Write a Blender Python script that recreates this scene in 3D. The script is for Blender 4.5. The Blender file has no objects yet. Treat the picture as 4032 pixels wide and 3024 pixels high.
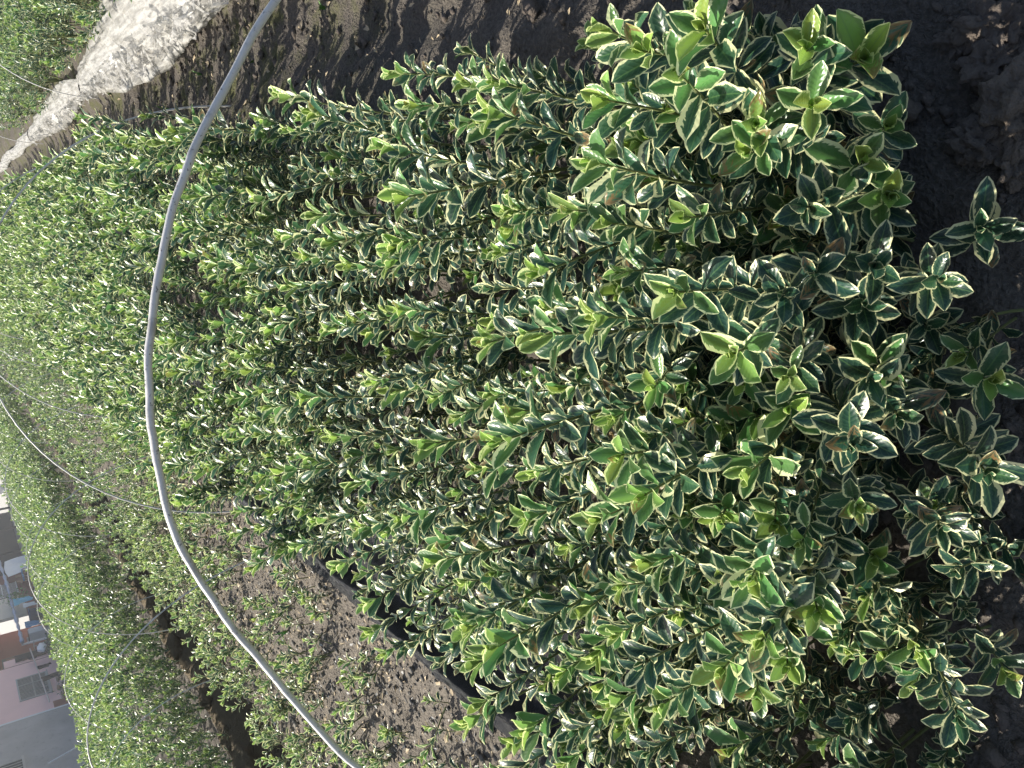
import bpy, bmesh, math, random
import numpy as np
from mathutils import Matrix, Vector, noise

random.seed(7)
RNG = np.random.default_rng(11)
SC = bpy.context.scene
COL = SC.collection

# ------------------------------------------------------------------ camera
FPX = 3261.0
CAM_H = 1.3


def _ray(u, v):
    d = np.array([u - 1512.0, v - 2016.0, FPX])
    return d / np.linalg.norm(d)


_Y = _ray(2100, -290)
_D = _ray(2352, 6776)
_D = _D - _Y * _D.dot(_Y)
_D /= np.linalg.norm(_D)
_X = np.cross(_Y, -_D)
ROT = np.array([_X, _Y, -_D])          # phone axes (right, down, forward) -> world
EYE = np.array([0.0, 0.0, CAM_H])


def un_z(x, y, z):                      # photo pixel -> world point at height z
    d = ROT @ _ray(3024 - y, x)
    return EYE + d * ((z - CAM_H) / d[2])


def un_y(x, y, Y):
    d = ROT @ _ray(3024 - y, x)
    return EYE + d * (Y / d[1])


cam_data = bpy.data.cameras.new('camera')
cam = bpy.data.objects.new('camera', cam_data)
COL.objects.link(cam)
cx, cy, cz = ROT @ np.array([0, 1, 0]), ROT @ np.array([1, 0, 0]), -(ROT @ np.array([0, 0, 1]))
cam.matrix_world = Matrix(((cx[0], cy[0], cz[0], 0), (cx[1], cy[1], cz[1], 0), (cx[2], cy[2], cz[2], CAM_H), (0, 0, 0, 1)))
cam_data.sensor_width = 36.0
cam_data.lens = 36.0 * FPX / 4032.0
cam_data.clip_start = 0.05
cam_data.clip_end = 1500
SC.camera = cam

# ------------------------------------------------------------------ sky, sun, exposure
SUN_DIR = Vector((-0.76, 0.40, 0.80)).normalized()
elev = math.asin(SUN_DIR.z)
w = bpy.data.worlds.new('World')
SC.world = w
w.use_nodes = True
nt = w.node_tree
nt.nodes.clear()
sky = nt.nodes.new('ShaderNodeTexSky')
sky.sky_type = 'NISHITA'
sky.sun_disc = False
sky.sun_elevation = elev
sky.sun_rotation = math.atan2(SUN_DIR.x, SUN_DIR.y)
sky.dust_density = 2.5
bg = nt.nodes.new('ShaderNodeBackground')
bg.inputs['Strength'].default_value = 0.082
wo = nt.nodes.new('ShaderNodeOutputWorld')
nt.links.new(sky.outputs[0], bg.inputs[0])
nt.links.new(bg.outputs[0], wo.inputs[0])
sl = bpy.data.lights.new('sun', 'SUN')
sl.energy = 5.0
sl.angle = math.radians(0.6)
sl.color = (1.0, 0.94, 0.82)
sun = bpy.data.objects.new('sun', sl)
COL.objects.link(sun)
sun.rotation_euler = SUN_DIR.to_track_quat('Z', 'Y').to_euler()
SC.view_settings.view_transform = 'Standard'
SC.view_settings.look = 'None'
SC.view_settings.exposure = 0.95
SC.view_settings.gamma = 1.0
SC.render.engine = 'CYCLES'
SC.cycles.use_light_tree = False
SC.cycles.max_bounces = 3
SC.cycles.diffuse_bounces = 3
SC.cycles.glossy_bounces = 2
SC.cycles.transmission_bounces = 3
SC.cycles.transparent_max_bounces = 6


# ------------------------------------------------------------------ material helpers
class NT:
    def __init__(self, name):
        self.m = bpy.data.materials.new(name)
        self.m.use_nodes = True
        self.t = self.m.node_tree
        self.t.nodes.clear()
        self.out = self.n('ShaderNodeOutputMaterial')

    def n(self, typ, **kw):
        nd = self.t.nodes.new(typ)
        for k, v in kw.items():
            setattr(nd, k, v)
        return nd

    def l(self, a, b):
        self.t.links.new(a, b)

    def setin(self, nd, i, v):
        if v is None:
            return
        if hasattr(v, 'is_output') or isinstance(v, bpy.types.NodeSocket):
            self.l(v, nd.inputs[i])
        else:
            if isinstance(v, (tuple, list)) and len(v) == 3 and nd.inputs[i].type == 'RGBA':
                v = (*v, 1)
            nd.inputs[i].default_value = v

    def math(self, op, a, b=None, c=None, clamp=False):
        nd = self.n('ShaderNodeMath', operation=op, use_clamp=clamp)
        self.setin(nd, 0, a)
        self.setin(nd, 1, b)
        self.setin(nd, 2, c)
        return nd.outputs[0]

    def mix(self, f, a, b, mode='MIX'):
        nd = self.n('ShaderNodeMix', data_type='RGBA', blend_type=mode)
        self.setin(nd, 0, f)
        self.setin(nd, 6, a)
        self.setin(nd, 7, b)
        return nd.outputs[2]

    def step(self, v, lo, hi):
        nd = self.n('ShaderNodeMapRange', interpolation_type='SMOOTHSTEP')
        self.setin(nd, 0, v)
        nd.inputs[1].default_value = lo
        nd.inputs[2].default_value = hi
        return nd.outputs[0]

    def noise(self, vec, scale, detail=4, rough=0.55, col=False):
        nd = self.n('ShaderNodeTexNoise')
        if vec is not None:
            self.l(vec, nd.inputs['Vector'])
        nd.inputs['Scale'].default_value = scale
        nd.inputs['Detail'].default_value = detail
        nd.inputs['Roughness'].default_value = rough
        return nd.outputs['Color' if col else 'Fac']

    def pos(self, scale=None):
        g = self.n('ShaderNodeNewGeometry').outputs['Position']
        if scale:
            mp = self.n('ShaderNodeMapping')
            self.l(g, mp.inputs[0])
            mp.inputs['Scale'].default_value = scale
            return mp.outputs[0]
        return g

    def bsdf(self, color, rough=0.6, spec=0.5, metal=0.0, normal=None):
        p = self.n('ShaderNodeBsdfPrincipled')
        self.setin(p, 'Base Color', color)
        self.setin(p, 'Roughness', rough)
        self.setin(p, 'Specular IOR Level', spec)
        self.setin(p, 'Metallic', metal)
        if normal is not None:
            self.l(normal, p.inputs['Normal'])
        return p

    def bump(self, h, strength=0.5, dist=0.01):
        b = self.n('ShaderNodeBump')
        b.inputs['Strength'].default_value = strength
        b.inputs['Distance'].default_value = dist
        self.l(h, b.inputs['Height'])
        return b.outputs[0]

    def done(self, shader):
        self.l(shader, self.out.inputs[0])
        return self.m


def simple_mat(name, color, rough=0.6, var=0.15, scale=8.0, spec=0.4, metal=0.0, bump=0.0):
    t = NT(name)
    p = t.pos()
    n = t.noise(p, scale, 5)
    c = t.mix(n, tuple(max(0, x * (1 - var)) for x in color), tuple(min(1, x * (1 + var)) for x in color))
    n2 = t.noise(p, scale * 7, 3)
    c = t.mix(t.math('MULTIPLY', t.step(n2, .55, .75), var), c, tuple(x * .45 for x in color))
    b = t.bump(t.noise(p, scale * 5, 4), bump, .01) if bump else None
    return t.done(t.bsdf(c, rough, spec, metal, b).outputs[0])


def leaf_material():
    t = NT('variegated_leaf')
    uv = t.n('ShaderNodeUVMap', uv_map='uv').outputs[0]
    sx = t.n('ShaderNodeSeparateXYZ')
    t.l(uv, sx.inputs[0])
    at = t.n('ShaderNodeAttribute', attribute_name='la')
    sc = t.n('ShaderNodeSeparateColor')
    t.l(at.outputs['Color'], sc.inputs[0])
    age, rnd, crm = sc.outputs[0], sc.outputs[1], sc.outputs[2]
    oi = t.n('ShaderNodeObjectInfo').outputs['Random']
    rr = t.math('FRACT', t.math('ADD', rnd, oi))
    e = t.math('ABSOLUTE', t.math('MULTIPLY_ADD', sx.outputs[0], 2.0, -1.0))
    # noise in leaf space, streaked outwards from the midrib
    cv = t.n('ShaderNodeCombineXYZ')
    t.l(t.math('MULTIPLY', sx.outputs[0], 2.2), cv.inputs[0])
    t.l(t.math('MULTIPLY_ADD', sx.outputs[1], 7.0, t.math('MULTIPLY', e, 2.0)), cv.inputs[1])
    t.l(t.math('MULTIPLY', rr, 47.0), cv.inputs[2])
    nz = t.noise(cv.outputs[0], 1.6, 2, .65)
    tip = t.math('MULTIPLY', t.step(sx.outputs[1], .82, 1.0), .45)
    d = t.math('ADD', t.math('ADD', e, tip), t.math('MULTIPLY_ADD', nz, .74, -.37))
    r2 = t.math('FRACT', t.math('MULTIPLY', rr, 7.31))
    r3 = t.math('FRACT', t.math('MULTIPLY', rr, 13.7))
    d = t.math('ADD', d, t.math('MULTIPLY_ADD', crm, .8, -.02))
    d = t.math('ADD', d, t.math('MULTIPLY_ADD', r2, .17, -.085))
    margin = t.step(d, .80, .86)
    inner = t.step(d, .48, .64)
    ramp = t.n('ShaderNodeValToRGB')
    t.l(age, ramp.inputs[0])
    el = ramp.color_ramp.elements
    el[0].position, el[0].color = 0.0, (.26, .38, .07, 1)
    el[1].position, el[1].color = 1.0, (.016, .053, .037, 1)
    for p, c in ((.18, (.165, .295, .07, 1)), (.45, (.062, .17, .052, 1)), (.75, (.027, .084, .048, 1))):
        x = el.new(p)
        x.color = c
    ramp2 = t.n('ShaderNodeValToRGB')
    t.l(age, ramp2.inputs[0])
    el = ramp2.color_ramp.elements
    el[0].position, el[0].color = 0.0, (.76, .84, .36, 1)
    el[1].position, el[1].color = 1.0, (.74, .73, .42, 1)
    x = el.new(.4)
    x.color = (.80, .85, .50, 1)
    mid = t.mix(.22, ramp.outputs[0], (.20, .32, .18))
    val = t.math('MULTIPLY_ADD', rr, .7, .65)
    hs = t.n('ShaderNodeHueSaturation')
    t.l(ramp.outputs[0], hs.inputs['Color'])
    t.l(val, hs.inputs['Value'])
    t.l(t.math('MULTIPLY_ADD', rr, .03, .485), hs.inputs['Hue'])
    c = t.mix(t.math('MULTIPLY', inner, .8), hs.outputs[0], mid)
    rib = t.math('MULTIPLY', t.math('SUBTRACT', 1.0, t.step(e, .03, .10)), .35)
    c = t.mix(rib, c, (.16, .30, .10))
    # pale leaf veins
    wv = t.n('ShaderNodeTexWave', wave_type='BANDS', bands_direction='Y')
    cv2 = t.n('ShaderNodeCombineXYZ')
    t.l(t.math('MULTIPLY_ADD', e, -.22, sx.outputs[1]), cv2.inputs[1])
    t.l(cv2.outputs[0], wv.inputs['Vector'])
    wv.inputs['Scale'].default_value = 2.6
    wv.inputs['Distortion'].default_value = .6
    c = t.mix(t.math('MULTIPLY', t.step(wv.outputs['Fac'], .8, 1.0), .10), c, (.18, .32, .16))
    c = t.mix(margin, c, ramp2.outputs[0])
    brown = t.math('MULTIPLY', t.step(r3, .90, .94), t.step(t.math('MULTIPLY_ADD', sx.outputs[1], .45, nz), .78, .92))
    c = t.mix(t.math('MULTIPLY', brown, .85), c, (.20, .115, .045))
    under = t.mix(margin, t.mix(.5, c, (.13, .20, .055)), ramp2.outputs[0])
    gm = t.n('ShaderNodeNewGeometry')
    c2 = t.mix(gm.outputs['Backfacing'], c, under)
    bmp = t.bump(wv.outputs['Fac'], .16, .0012)
    p = t.bsdf(c2, .36, .5, 0, bmp)
    t.l(t.math('MULTIPLY_ADD', nz, .25, .19), p.inputs['Roughness'])
    tr = t.n('ShaderNodeBsdfTranslucent')
    hs2 = t.n('ShaderNodeHueSaturation')
    hs2.inputs['Saturation'].default_value = 1.0
    hs2.inputs['Value'].default_value = 1.35
    t.l(c, hs2.inputs['Color'])
    t.l(hs2.outputs[0], tr.inputs[0])
    ms = t.n('ShaderNodeMixShader')
    ms.inputs[0].default_value = .30
    t.l(p.outputs[0], ms.inputs[1])
    t.l(tr.outputs[0], ms.inputs[2])
    return t.done(ms.outputs[0])


def soil_material():
    t = NT('soil')
    p = t.pos()
    sx = t.n('ShaderNodeSeparateXYZ')
    t.l(p, sx.inputs[0])
    n1 = t.noise(p, 3.0, 5, .6)
    n2 = t.noise(p, 22, 5, .65)
    n3 = t.noise(p, 110, 3, .6)
    dry = t.mix(n2, (.12, .102, .084), (.28, .247, .208))
    dry = t.mix(t.step(n3, .35, .7), t.mix(.5, dry, (.03, .024, .018)), dry)
    wet = t.mix(n2, (.080, .068, .058), (.185, .164, .143))
    wet = t.mix(t.step(n3, .35, .72), t.mix(.5, wet, (.028, .023, .019)), wet)
    # the seedling strip is dry grey-brown, everywhere else is damp dark soil
    j = t.math('MULTIPLY_ADD', n1, .5, -.25)
    xx = t.math('ADD', sx.outputs[0], j)
    strip = t.math('MULTIPLY', t.step(xx, -3.3, -3.1), t.math('SUBTRACT', 1.0, t.step(xx, -1.3, -1.1)))
    c = t.mix(strip, wet, dry)
    bank = t.math('MULTIPLY', t.step(xx, -3.75, -3.6), t.math('SUBTRACT', 1.0, t.step(xx, -3.35, -3.15)))
    c = t.mix(bank, c, t.mix(n2, (.075, .055, .032), (.165, .125, .075)))
    # moss on the path and along the ditch
    mo = t.math('MULTIPLY', t.step(t.noise(p, 5.5, 5, .7), .45, .62), t.step(sx.outputs[1], 2.0, 3.6))
    mo = t.math('MULTIPLY', mo, t.step(xx, .3, .5))
    c = t.mix(t.math('MULTIPLY', mo, .75), c, t.mix(n3, (.035, .042, .012), (.10, .105, .025)))
    far = t.math('SUBTRACT', 1.0, t.step(sx.outputs[0], -9.5, -8.5))
    c = t.mix(far, c, t.mix(n2, (.30, .29, .27), (.38, .37, .35)))
    b = t.bump(t.math('ADD', n2, t.math('MULTIPLY', n3, .7)), 1.0, .02)
    return t.done(t.bsdf(c, .92, .25, 0, b).outputs[0])


def cloth_material():
    t = NT('black_woven_cloth')
    p = t.pos()
    wv = t.n('ShaderNodeTexWave', wave_type='BANDS', bands_direction='Y')
    t.l(p, wv.inputs['Vector'])
    wv.inputs['Scale'].default_value = 75
    wv.inputs['Distortion'].default_value = 2.5
    wv.inputs['Detail'].default_value = 2
    wv.inputs['Detail Scale'].default_value = 3
    n = t.noise(p, 260, 2)
    h = t.math('ADD', wv.outputs['Fac'], n)
    c = t.mix(n, (.004, .004, .006), (.012, .013, .017))
    dust = t.step(t.noise(p, 14, 5, .7), .62, .8)
    c = t.mix(t.math('MULTIPLY', dust, .10), c, (.12, .10, .085))
    return t.done(t.bsdf(c, .36, .16, 0, t.bump(h, .7, .003)).outputs[0])


def film_material():
    t = NT('clear_plastic_film')
    p = t.pos()
    n = t.noise(p, 30, 5, .65)
    n2 = t.noise(t.pos((28, 2.2, 28)), 1.6, 4, .6)
    c = t.mix(t.step(n, .5, .8), (.60, .59, .57), (.42, .37, .29))
    pr = t.bsdf(c, .30, .5, 0, t.bump(t.math('MULTIPLY_ADD', n2, 1.6, t.math('MULTIPLY', n, .15)), .6, .008))
    tl = t.n('ShaderNodeBsdfTranslucent')
    tl.inputs[0].default_value = (.58, .57, .55, 1)
    tp = t.n('ShaderNodeBsdfTransparent')
    a = t.n('ShaderNodeMixShader')
    a.inputs[0].default_value = .35
    t.l(pr.outputs[0], a.inputs[1])
    t.l(tl.outputs[0], a.inputs[2])
    b = t.n('ShaderNodeMixShader')
    t.l(t.math('MULTIPLY_ADD', t.step(n2, .35, .65), .55, .10), b.inputs[0])
    t.l(a.outputs[0], b.inputs[1])
    t.l(tp.outputs[0], b.inputs[2])
    return t.done(b.outputs[0])


def hoop_material():
    t = NT('grey_coated_rod')
    p = t.pos()
    n = t.noise(p, 40, 4)
    n2 = t.noise(p, 170, 3)
    c = t.mix(n, (.60, .58, .56), (.74, .72, .70))
    c = t.mix(t.step(n2, .60, .72), c, (.14, .13, .12))
    c = t.mix(t.math('MULTIPLY', t.step(t.noise(p, 9, 5, .7), .52, .66), .6), c, (.27, .25, .23))
    return t.done(t.bsdf(c, .42, .5, 0, t.bump(n2, .3, .001)).outputs[0])


M = {
    'leaf': leaf_material(), 'soil': soil_material(), 'cloth': cloth_material(), 'film': film_material(), 'hoop': hoop_material(),
    'stem': simple_mat('green_brown_stem', (.13, .15, .055), .6, .35, 60),
    'stone': simple_mat('grey_stone', (.17, .14, .115), .95, .5, 30, .2, 0, 1.0),
    'clod': simple_mat('damp_clod', (.12, .10, .086), .95, .4, 40, .2, 0, .7),
    'dry_clod': simple_mat('dry_crumb', (.20, .185, .165), .95, .55, 60, .2, 0, .5),
    'drylf': simple_mat('dry_leaf_tan', (.40, .32, .21), .75, .45, 40),
    'grass': simple_mat('weed_green', (.13, .30, .06), .5, .3, 30),
    'pink': simple_mat('pink_plaster', (.82, .56, .55), .85, .08, 1.2),
    'pinktile': simple_mat('pale_pink_tile', (.85, .72, .72), .6, .06, 1.2),
    'grey': simple_mat('stained_concrete', (.40, .39, .385), .9, .35, .7, .2),
    'maroon': simple_mat('maroon_tile', (.20, .07, .055), .6, .2, 2),
    'cream': simple_mat('cream_wall', (.62, .58, .52), .85, .08, 2),
    'white': simple_mat('white_paint', (.75, .76, .78), .6, .08, 3),
    'dark': simple_mat('dark_interior', (.022, .024, .028), .9, .3, 2),
    'bargrey': simple_mat('grille_grey', (.33, .35, .36), .5, .15, 6),
    'glassd': simple_mat('dark_window_glass', (.05, .065, .07), .15, .2, 2, .6),
    'teal': simple_mat('teal_green_door', (.055, .115, .10), .5, .15, 3),
    'bluetarp': simple_mat('blue_grey_tarp', (.30, .36, .50), .6, .3, 5),
    'blue': simple_mat('blue_cloth', (.06, .22, .42), .7, .3, 4),
    'skyblue': simple_mat('light_blue_cloth', (.16, .48, .66), .7, .25, 4),
    'navy': simple_mat('navy_plastic', (.03, .07, .16), .4, .2, 4),
    'black': simple_mat('black_cloth', (.02, .02, .026), .8, .3, 5),
    'red': simple_mat('red_plastic', (.55, .12, .08), .4, .2, 5),
    'wood': simple_mat('weathered_wood', (.22, .14, .09), .7, .3, 6),
    'bamboo': simple_mat('grey_bamboo', (.50, .44, .42), .6, .2, 6),
    'concrete': simple_mat('pale_concrete', (.46, .45, .43), .9, .15, 2, .2),
}
MATS = [M['leaf'], M['stem']]


# ------------------------------------------------------------------ object helpers
def tag(o, label=None, cat=None, group=None, kind=None):
    if label:
        o['label'] = label
    if cat:
        o['category'] = cat
    if group:
        o['group'] = group
    if kind:
        o['kind'] = kind
    return o


def new_obj(name, data, parent=None, mat=None):
    o = bpy.data.objects.new(name, data)
    COL.objects.link(o)
    if parent is not None:
        o.parent = parent
    if mat is not None and data is not None and not data.materials:
        data.materials.append(mat)
    return o


def empty(name, loc, label=None, cat=None, group=None):
    o = bpy.data.objects.new(name, None)
    COL.objects.link(o)
    o.location = loc
    o.empty_display_size = .05
    return tag(o, label, cat, group)


def mesh_np(name, V, F, mat, UV=None, LA=None, smooth=True, MI=None):
    """V (n,3), F (m,4) quads or (m,3) tris."""
    V = np.asarray(V, dtype=np.float32)
    F = np.asarray(F, dtype=np.int32)
    me = bpy.data.meshes.new(name)
    me.vertices.add(len(V))
    me.vertices.foreach_set('co', V.ravel())
    k = F.shape[1]
    me.loops.add(F.size)
    me.loops.foreach_set('vertex_index', F.ravel())
    me.polygons.add(len(F))
    me.polygons.foreach_set('loop_start', np.arange(0, F.size, k, dtype=np.int32))
    if MI is not None:
        me.polygons.foreach_set('material_index', np.asarray(MI, dtype=np.int32))
    me.polygons.foreach_set('use_smooth', np.full(len(F), smooth))
    if UV is not None:
        l = me.uv_layers.new(name='uv')
        l.data.foreach_set('uv', np.asarray(UV, dtype=np.float32)[F.ravel()].ravel())
    if LA is not None:
        a = me.color_attributes.new('la', 'FLOAT_COLOR', 'POINT')
        a.data.foreach_set('color', np.asarray(LA, dtype=np.float32).ravel())
    for m in ([] if mat is None else mat if isinstance(mat, list) else [mat]):
        me.materials.append(m)
    me.update()
    me.validate()
    return me


def tube(pts, rad, sides=6):
    """verts, quads of a tube through pts."""
    pts = np.asarray(pts, float)
    n = len(pts)
    rad = np.broadcast_to(np.asarray(rad, float), (n,))
    tg = np.gradient(pts, axis=0)
    tg /= np.linalg.norm(tg, axis=1)[:, None] + 1e-12
    ref = np.array([0.31, 0.87, 0.11])
    V = []
    for i in range(n):
        a = np.cross(tg[i], ref)
        a /= np.linalg.norm(a) + 1e-12
        b = np.cross(tg[i], a)
        for k in range(sides):
            ang = 2 * math.pi * k / sides
            V.append(pts[i] + rad[i] * (a * math.cos(ang) + b * math.sin(ang)))
    F = [[i * sides + k, i * sides + (k + 1) % sides, (i + 1) * sides + (k + 1) % sides, (i + 1) * sides + k] for i in range(n - 1) for k in range(sides)]
    return np.array(V), np.array(F)


def tube_obj(name, pts, rad, mat, parent=None, sides=6):
    V, F = tube(pts, rad, sides)
    return new_obj(name, mesh_np(name, V, F, mat), parent)


class BM:
    """boxes and loose shapes for one mesh"""
    def __init__(self):
        self.V, self.F = [], []

    def box(self, x0, x1, y0, y1, z0, z1):
        b = len(self.V)
        self.V += [(x, y, z) for z in (z0, z1) for y in (y0, y1) for x in (x0, x1)]
        self.F += [[b + i for i in q] for q in ((0, 2, 3, 1), (4, 5, 7, 6), (0, 1, 5, 4), (2, 6, 7, 3), (0, 4, 6, 2), (1, 3, 7, 5))]
        return self

    def obj(self, name, mat, parent=None, bevel=0.0):
        me = mesh_np(name, np.array(self.V), np.array(self.F), mat, smooth=False)
        o = new_obj(name, me, parent)
        if bevel:
            md = o.modifiers.new('bevel', 'BEVEL')
            md.width = bevel
            md.segments = 2
        return o


def boxo(name, mat, parent, x0, x1, y0, y1, z0, z1, bevel=0.0):
    return BM().box(x0, x1, y0, y1, z0, z1).obj(name, mat, parent, bevel)


def lump(name, r, mat, seed=0, sub=3, squash=(1, 1, 1), amp=.35, freq=1.6, parent=None):
    bm = bmesh.new()
    bmesh.ops.create_icosphere(bm, subdivisions=sub, radius=1)
    off = Vector((seed * 3.7, seed * 1.3, seed * 2.1))
    for v in bm.verts:
        d = 1 + amp * noise.fractal(v.co * freq + off, 1.0, 2.0, 4)
        v.co = Vector((v.co.x * squash[0], v.co.y * squash[1], v.co.z * squash[2])) * d * r
    me = bpy.data.meshes.new(name)
    for f in bm.faces:
        f.smooth = True
    bm.to_mesh(me)
    bm.free()
    me.materials.append(mat)
    return new_obj(name, me, parent)


# ------------------------------------------------------------------ ground
def sstep(x, a, b):
    t = np.clip((x - a) / (b - a), 0, 1)
    return t * t * (3 - 2 * t)


TAB = {}


def fbm2(x, y, seed=0, oct_=4):
    """cheap smooth value noise, vectorised"""
    out = np.zeros_like(x)
    amp, tot = 1.0, 0
    for o in range(oct_):
        T = TAB.setdefault((seed, o), None)
        if T is None:
            T = TAB[(seed, o)] = np.random.default_rng(seed * 10 + o).random((256, 256))
        xf, yf = x * 2 ** o + 37.1 * o, y * 2 ** o + 17.3 * o
        xi, yi = np.floor(xf).astype(int), np.floor(yf).astype(int)
        fx, fy = xf - xi, yf - yi
        fx, fy = fx * fx * (3 - 2 * fx), fy * fy * (3 - 2 * fy)
        g = lambda a, b: T[(xi + a) % 256, (yi + b) % 256]
        out += amp * ((g(0, 0) * (1 - fx) + g(1, 0) * fx) * (1 - fy) + (g(0, 1) * (1 - fx) + g(1, 1) * fx) * fy - .5)
        tot += amp
        amp *= .5
    return out / tot


def ground_h(x, y):
    x = np.asarray(x, float)
    y = np.asarray(y, float)
    wob = fbm2(x * .0 + 3.3, y * 1.3, 3, 2) * .22
    xx = x + wob
    h = np.zeros_like(x)
    h -= .07 * sstep(xx, .42, .62) * (1 - sstep(xx, .95, 1.2))
    h += .10 * sstep(xx, 1.0, 1.45)
    h -= .24 * sstep(xx, -3.02, -3.2) * (1 - sstep(xx, -3.34, -3.55))
    h += .05 * sstep(xx, -3.4, -3.55) * (1 - sstep(xx, -3.6, -3.9))
    h -= .05 * (1 - sstep(y, .45, .75))
    h -= 1.3 * sstep(x, -9.0, -20.0)
    near = (1 - sstep(np.abs(x + 1), 6, 9))
    h += near * (.045 * fbm2(x * 3, y * 3, 1, 3) + .035 * fbm2(x * 14, y * 14, 2, 3))
    fine = near * (1 - sstep(y, 5, 8))
    h += fine * .018 * np.abs(fbm2(x * 40, y * 40, 5, 2)) * 2
    return h


def gz(x, y):
    return float(ground_h(np.array([x]), np.array([y]))[0])


xs = np.unique(np.concatenate([[-400, -200, -100, -60, -40], np.arange(-30, -4, .5), np.arange(-4.2, 1.9, .026), np.arange(1.9, 8, .4), [10, 15, 25, 40, 70, 120, 250, 400]]))
ys = np.unique(np.concatenate([[-60, -20, -8, -3, -1, -.4], np.arange(-.2, 7.6, .028), np.arange(7.6, 30, .25), np.arange(30, 100, 3), [120, 160, 250, 400, 700]]))
GX, GY = np.meshgrid(xs, ys)
GZ = ground_h(GX.ravel(), GY.ravel())
nx, ny = len(xs), len(ys)
ii = np.arange((ny - 1) * (nx - 1))
a = (ii // (nx - 1)) * nx + ii % (nx - 1)
ground = new_obj('ground', mesh_np('ground', np.c_[GX.ravel(), GY.ravel(), GZ], np.c_[a, a + 1, a + nx + 1, a + nx], M['soil']))
tag(ground, kind='structure')


# ------------------------------------------------------------------ leaves
def leaf_shape(nx, ny, rng, width=.205, fold=.35, bend=.7, wave=.05):
    """unit leaf along +y, upper side +z; returns verts, quads, uv"""
    V, UV = [], []
    ph = rng.uniform(0, 6.28)
    peak = rng.uniform(1.05, 1.35)
    rows = {6: [0, .10, .28, .52, .76, .92, 1], 5: [0, .15, .4, .68, .9, 1], 4: [0, .2, .52, .86, 1], 2: [0, .55, 1]}[ny]
    yy = zz = 0.0
    ang = .25 * bend
    last = 0.0
    skew = rng.uniform(-.12, .12)
    for j, tt in enumerate(rows):
        ds = tt - last
        last = tt
        yy += ds * math.cos(ang)
        zz += ds * math.sin(ang)
        ang -= bend * ds * (0.4 + 1.2 * tt)
        q = min(max((tt - .04) / .96, 0), 1)
        g = q ** peak
        wd = width * max(1 - abs(2 * g - 1) ** (2.0 if g < .5 else 2.6), 0) ** (.85 if g < .5 else .62)
        wd = max(wd, .014 if tt < .5 else .02)
        for i in range(nx + 1):
            s = -1 + 2 * i / nx
            cr = 1 + (.05 * (-1) ** j if abs(s) > .99 and 0 < j < ny else 0)
            x = s * wd * cr + skew * tt * tt * .5
            z = zz + fold * abs(s) ** 1.3 * wd + wave * math.sin(ph + 9 * tt + (1.5 if s > 0 else 0)) * abs(s) ** 2 * (wd / width)
            V.append((x * (1 - .06 * fold * abs(s)), yy, z))
            UV.append(((s + 1) / 2, tt))
    F = []
    for j in range(ny):
        for i in range(nx):
            k = j * (nx + 1) + i
            F.append((k, k + 1, k + nx + 2, k + nx + 1))
    return np.array(V), np.array(F), np.array(UV)


AGES = [0.0, .14, .38, .68, .92, 1.0]
NSH = 4
_r = np.random.default_rng(5)
LEAF_HI, LEAF_MID, LEAF_LO = [], [], []
for ai, ag in enumerate(AGES):
    for s in range(NSH):
        young = 1 - ag
        kw = dict(width=_r.uniform(.175, .22), fold=_r.uniform(.25, .5) + .35 * young, bend=_r.uniform(.4, 1.0) - .3 * young, wave=_r.uniform(.02, .07))
        sd = int(_r.integers(1e6))
        for lst, (a_, b_) in ((LEAF_HI, (4, 6)), (LEAF_MID, (2, 4)), (LEAF_LO, (2, 2))):
            lst.append(leaf_shape(a_, b_, np.random.default_rng(sd), **kw))
HI_MESH = {}


def hi_mesh(idx, cream):
    key = (idx, cream)
    if key not in HI_MESH:
        V, F, UV = LEAF_HI[idx]
        ag = AGES[idx // NSH]
        LA = np.tile([ag, .5, cream, 1], (len(V), 1))
        HI_MESH[key] = mesh_np('leaf', V, F, M['leaf'], UV, LA)
    return HI_MESH[key]


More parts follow.
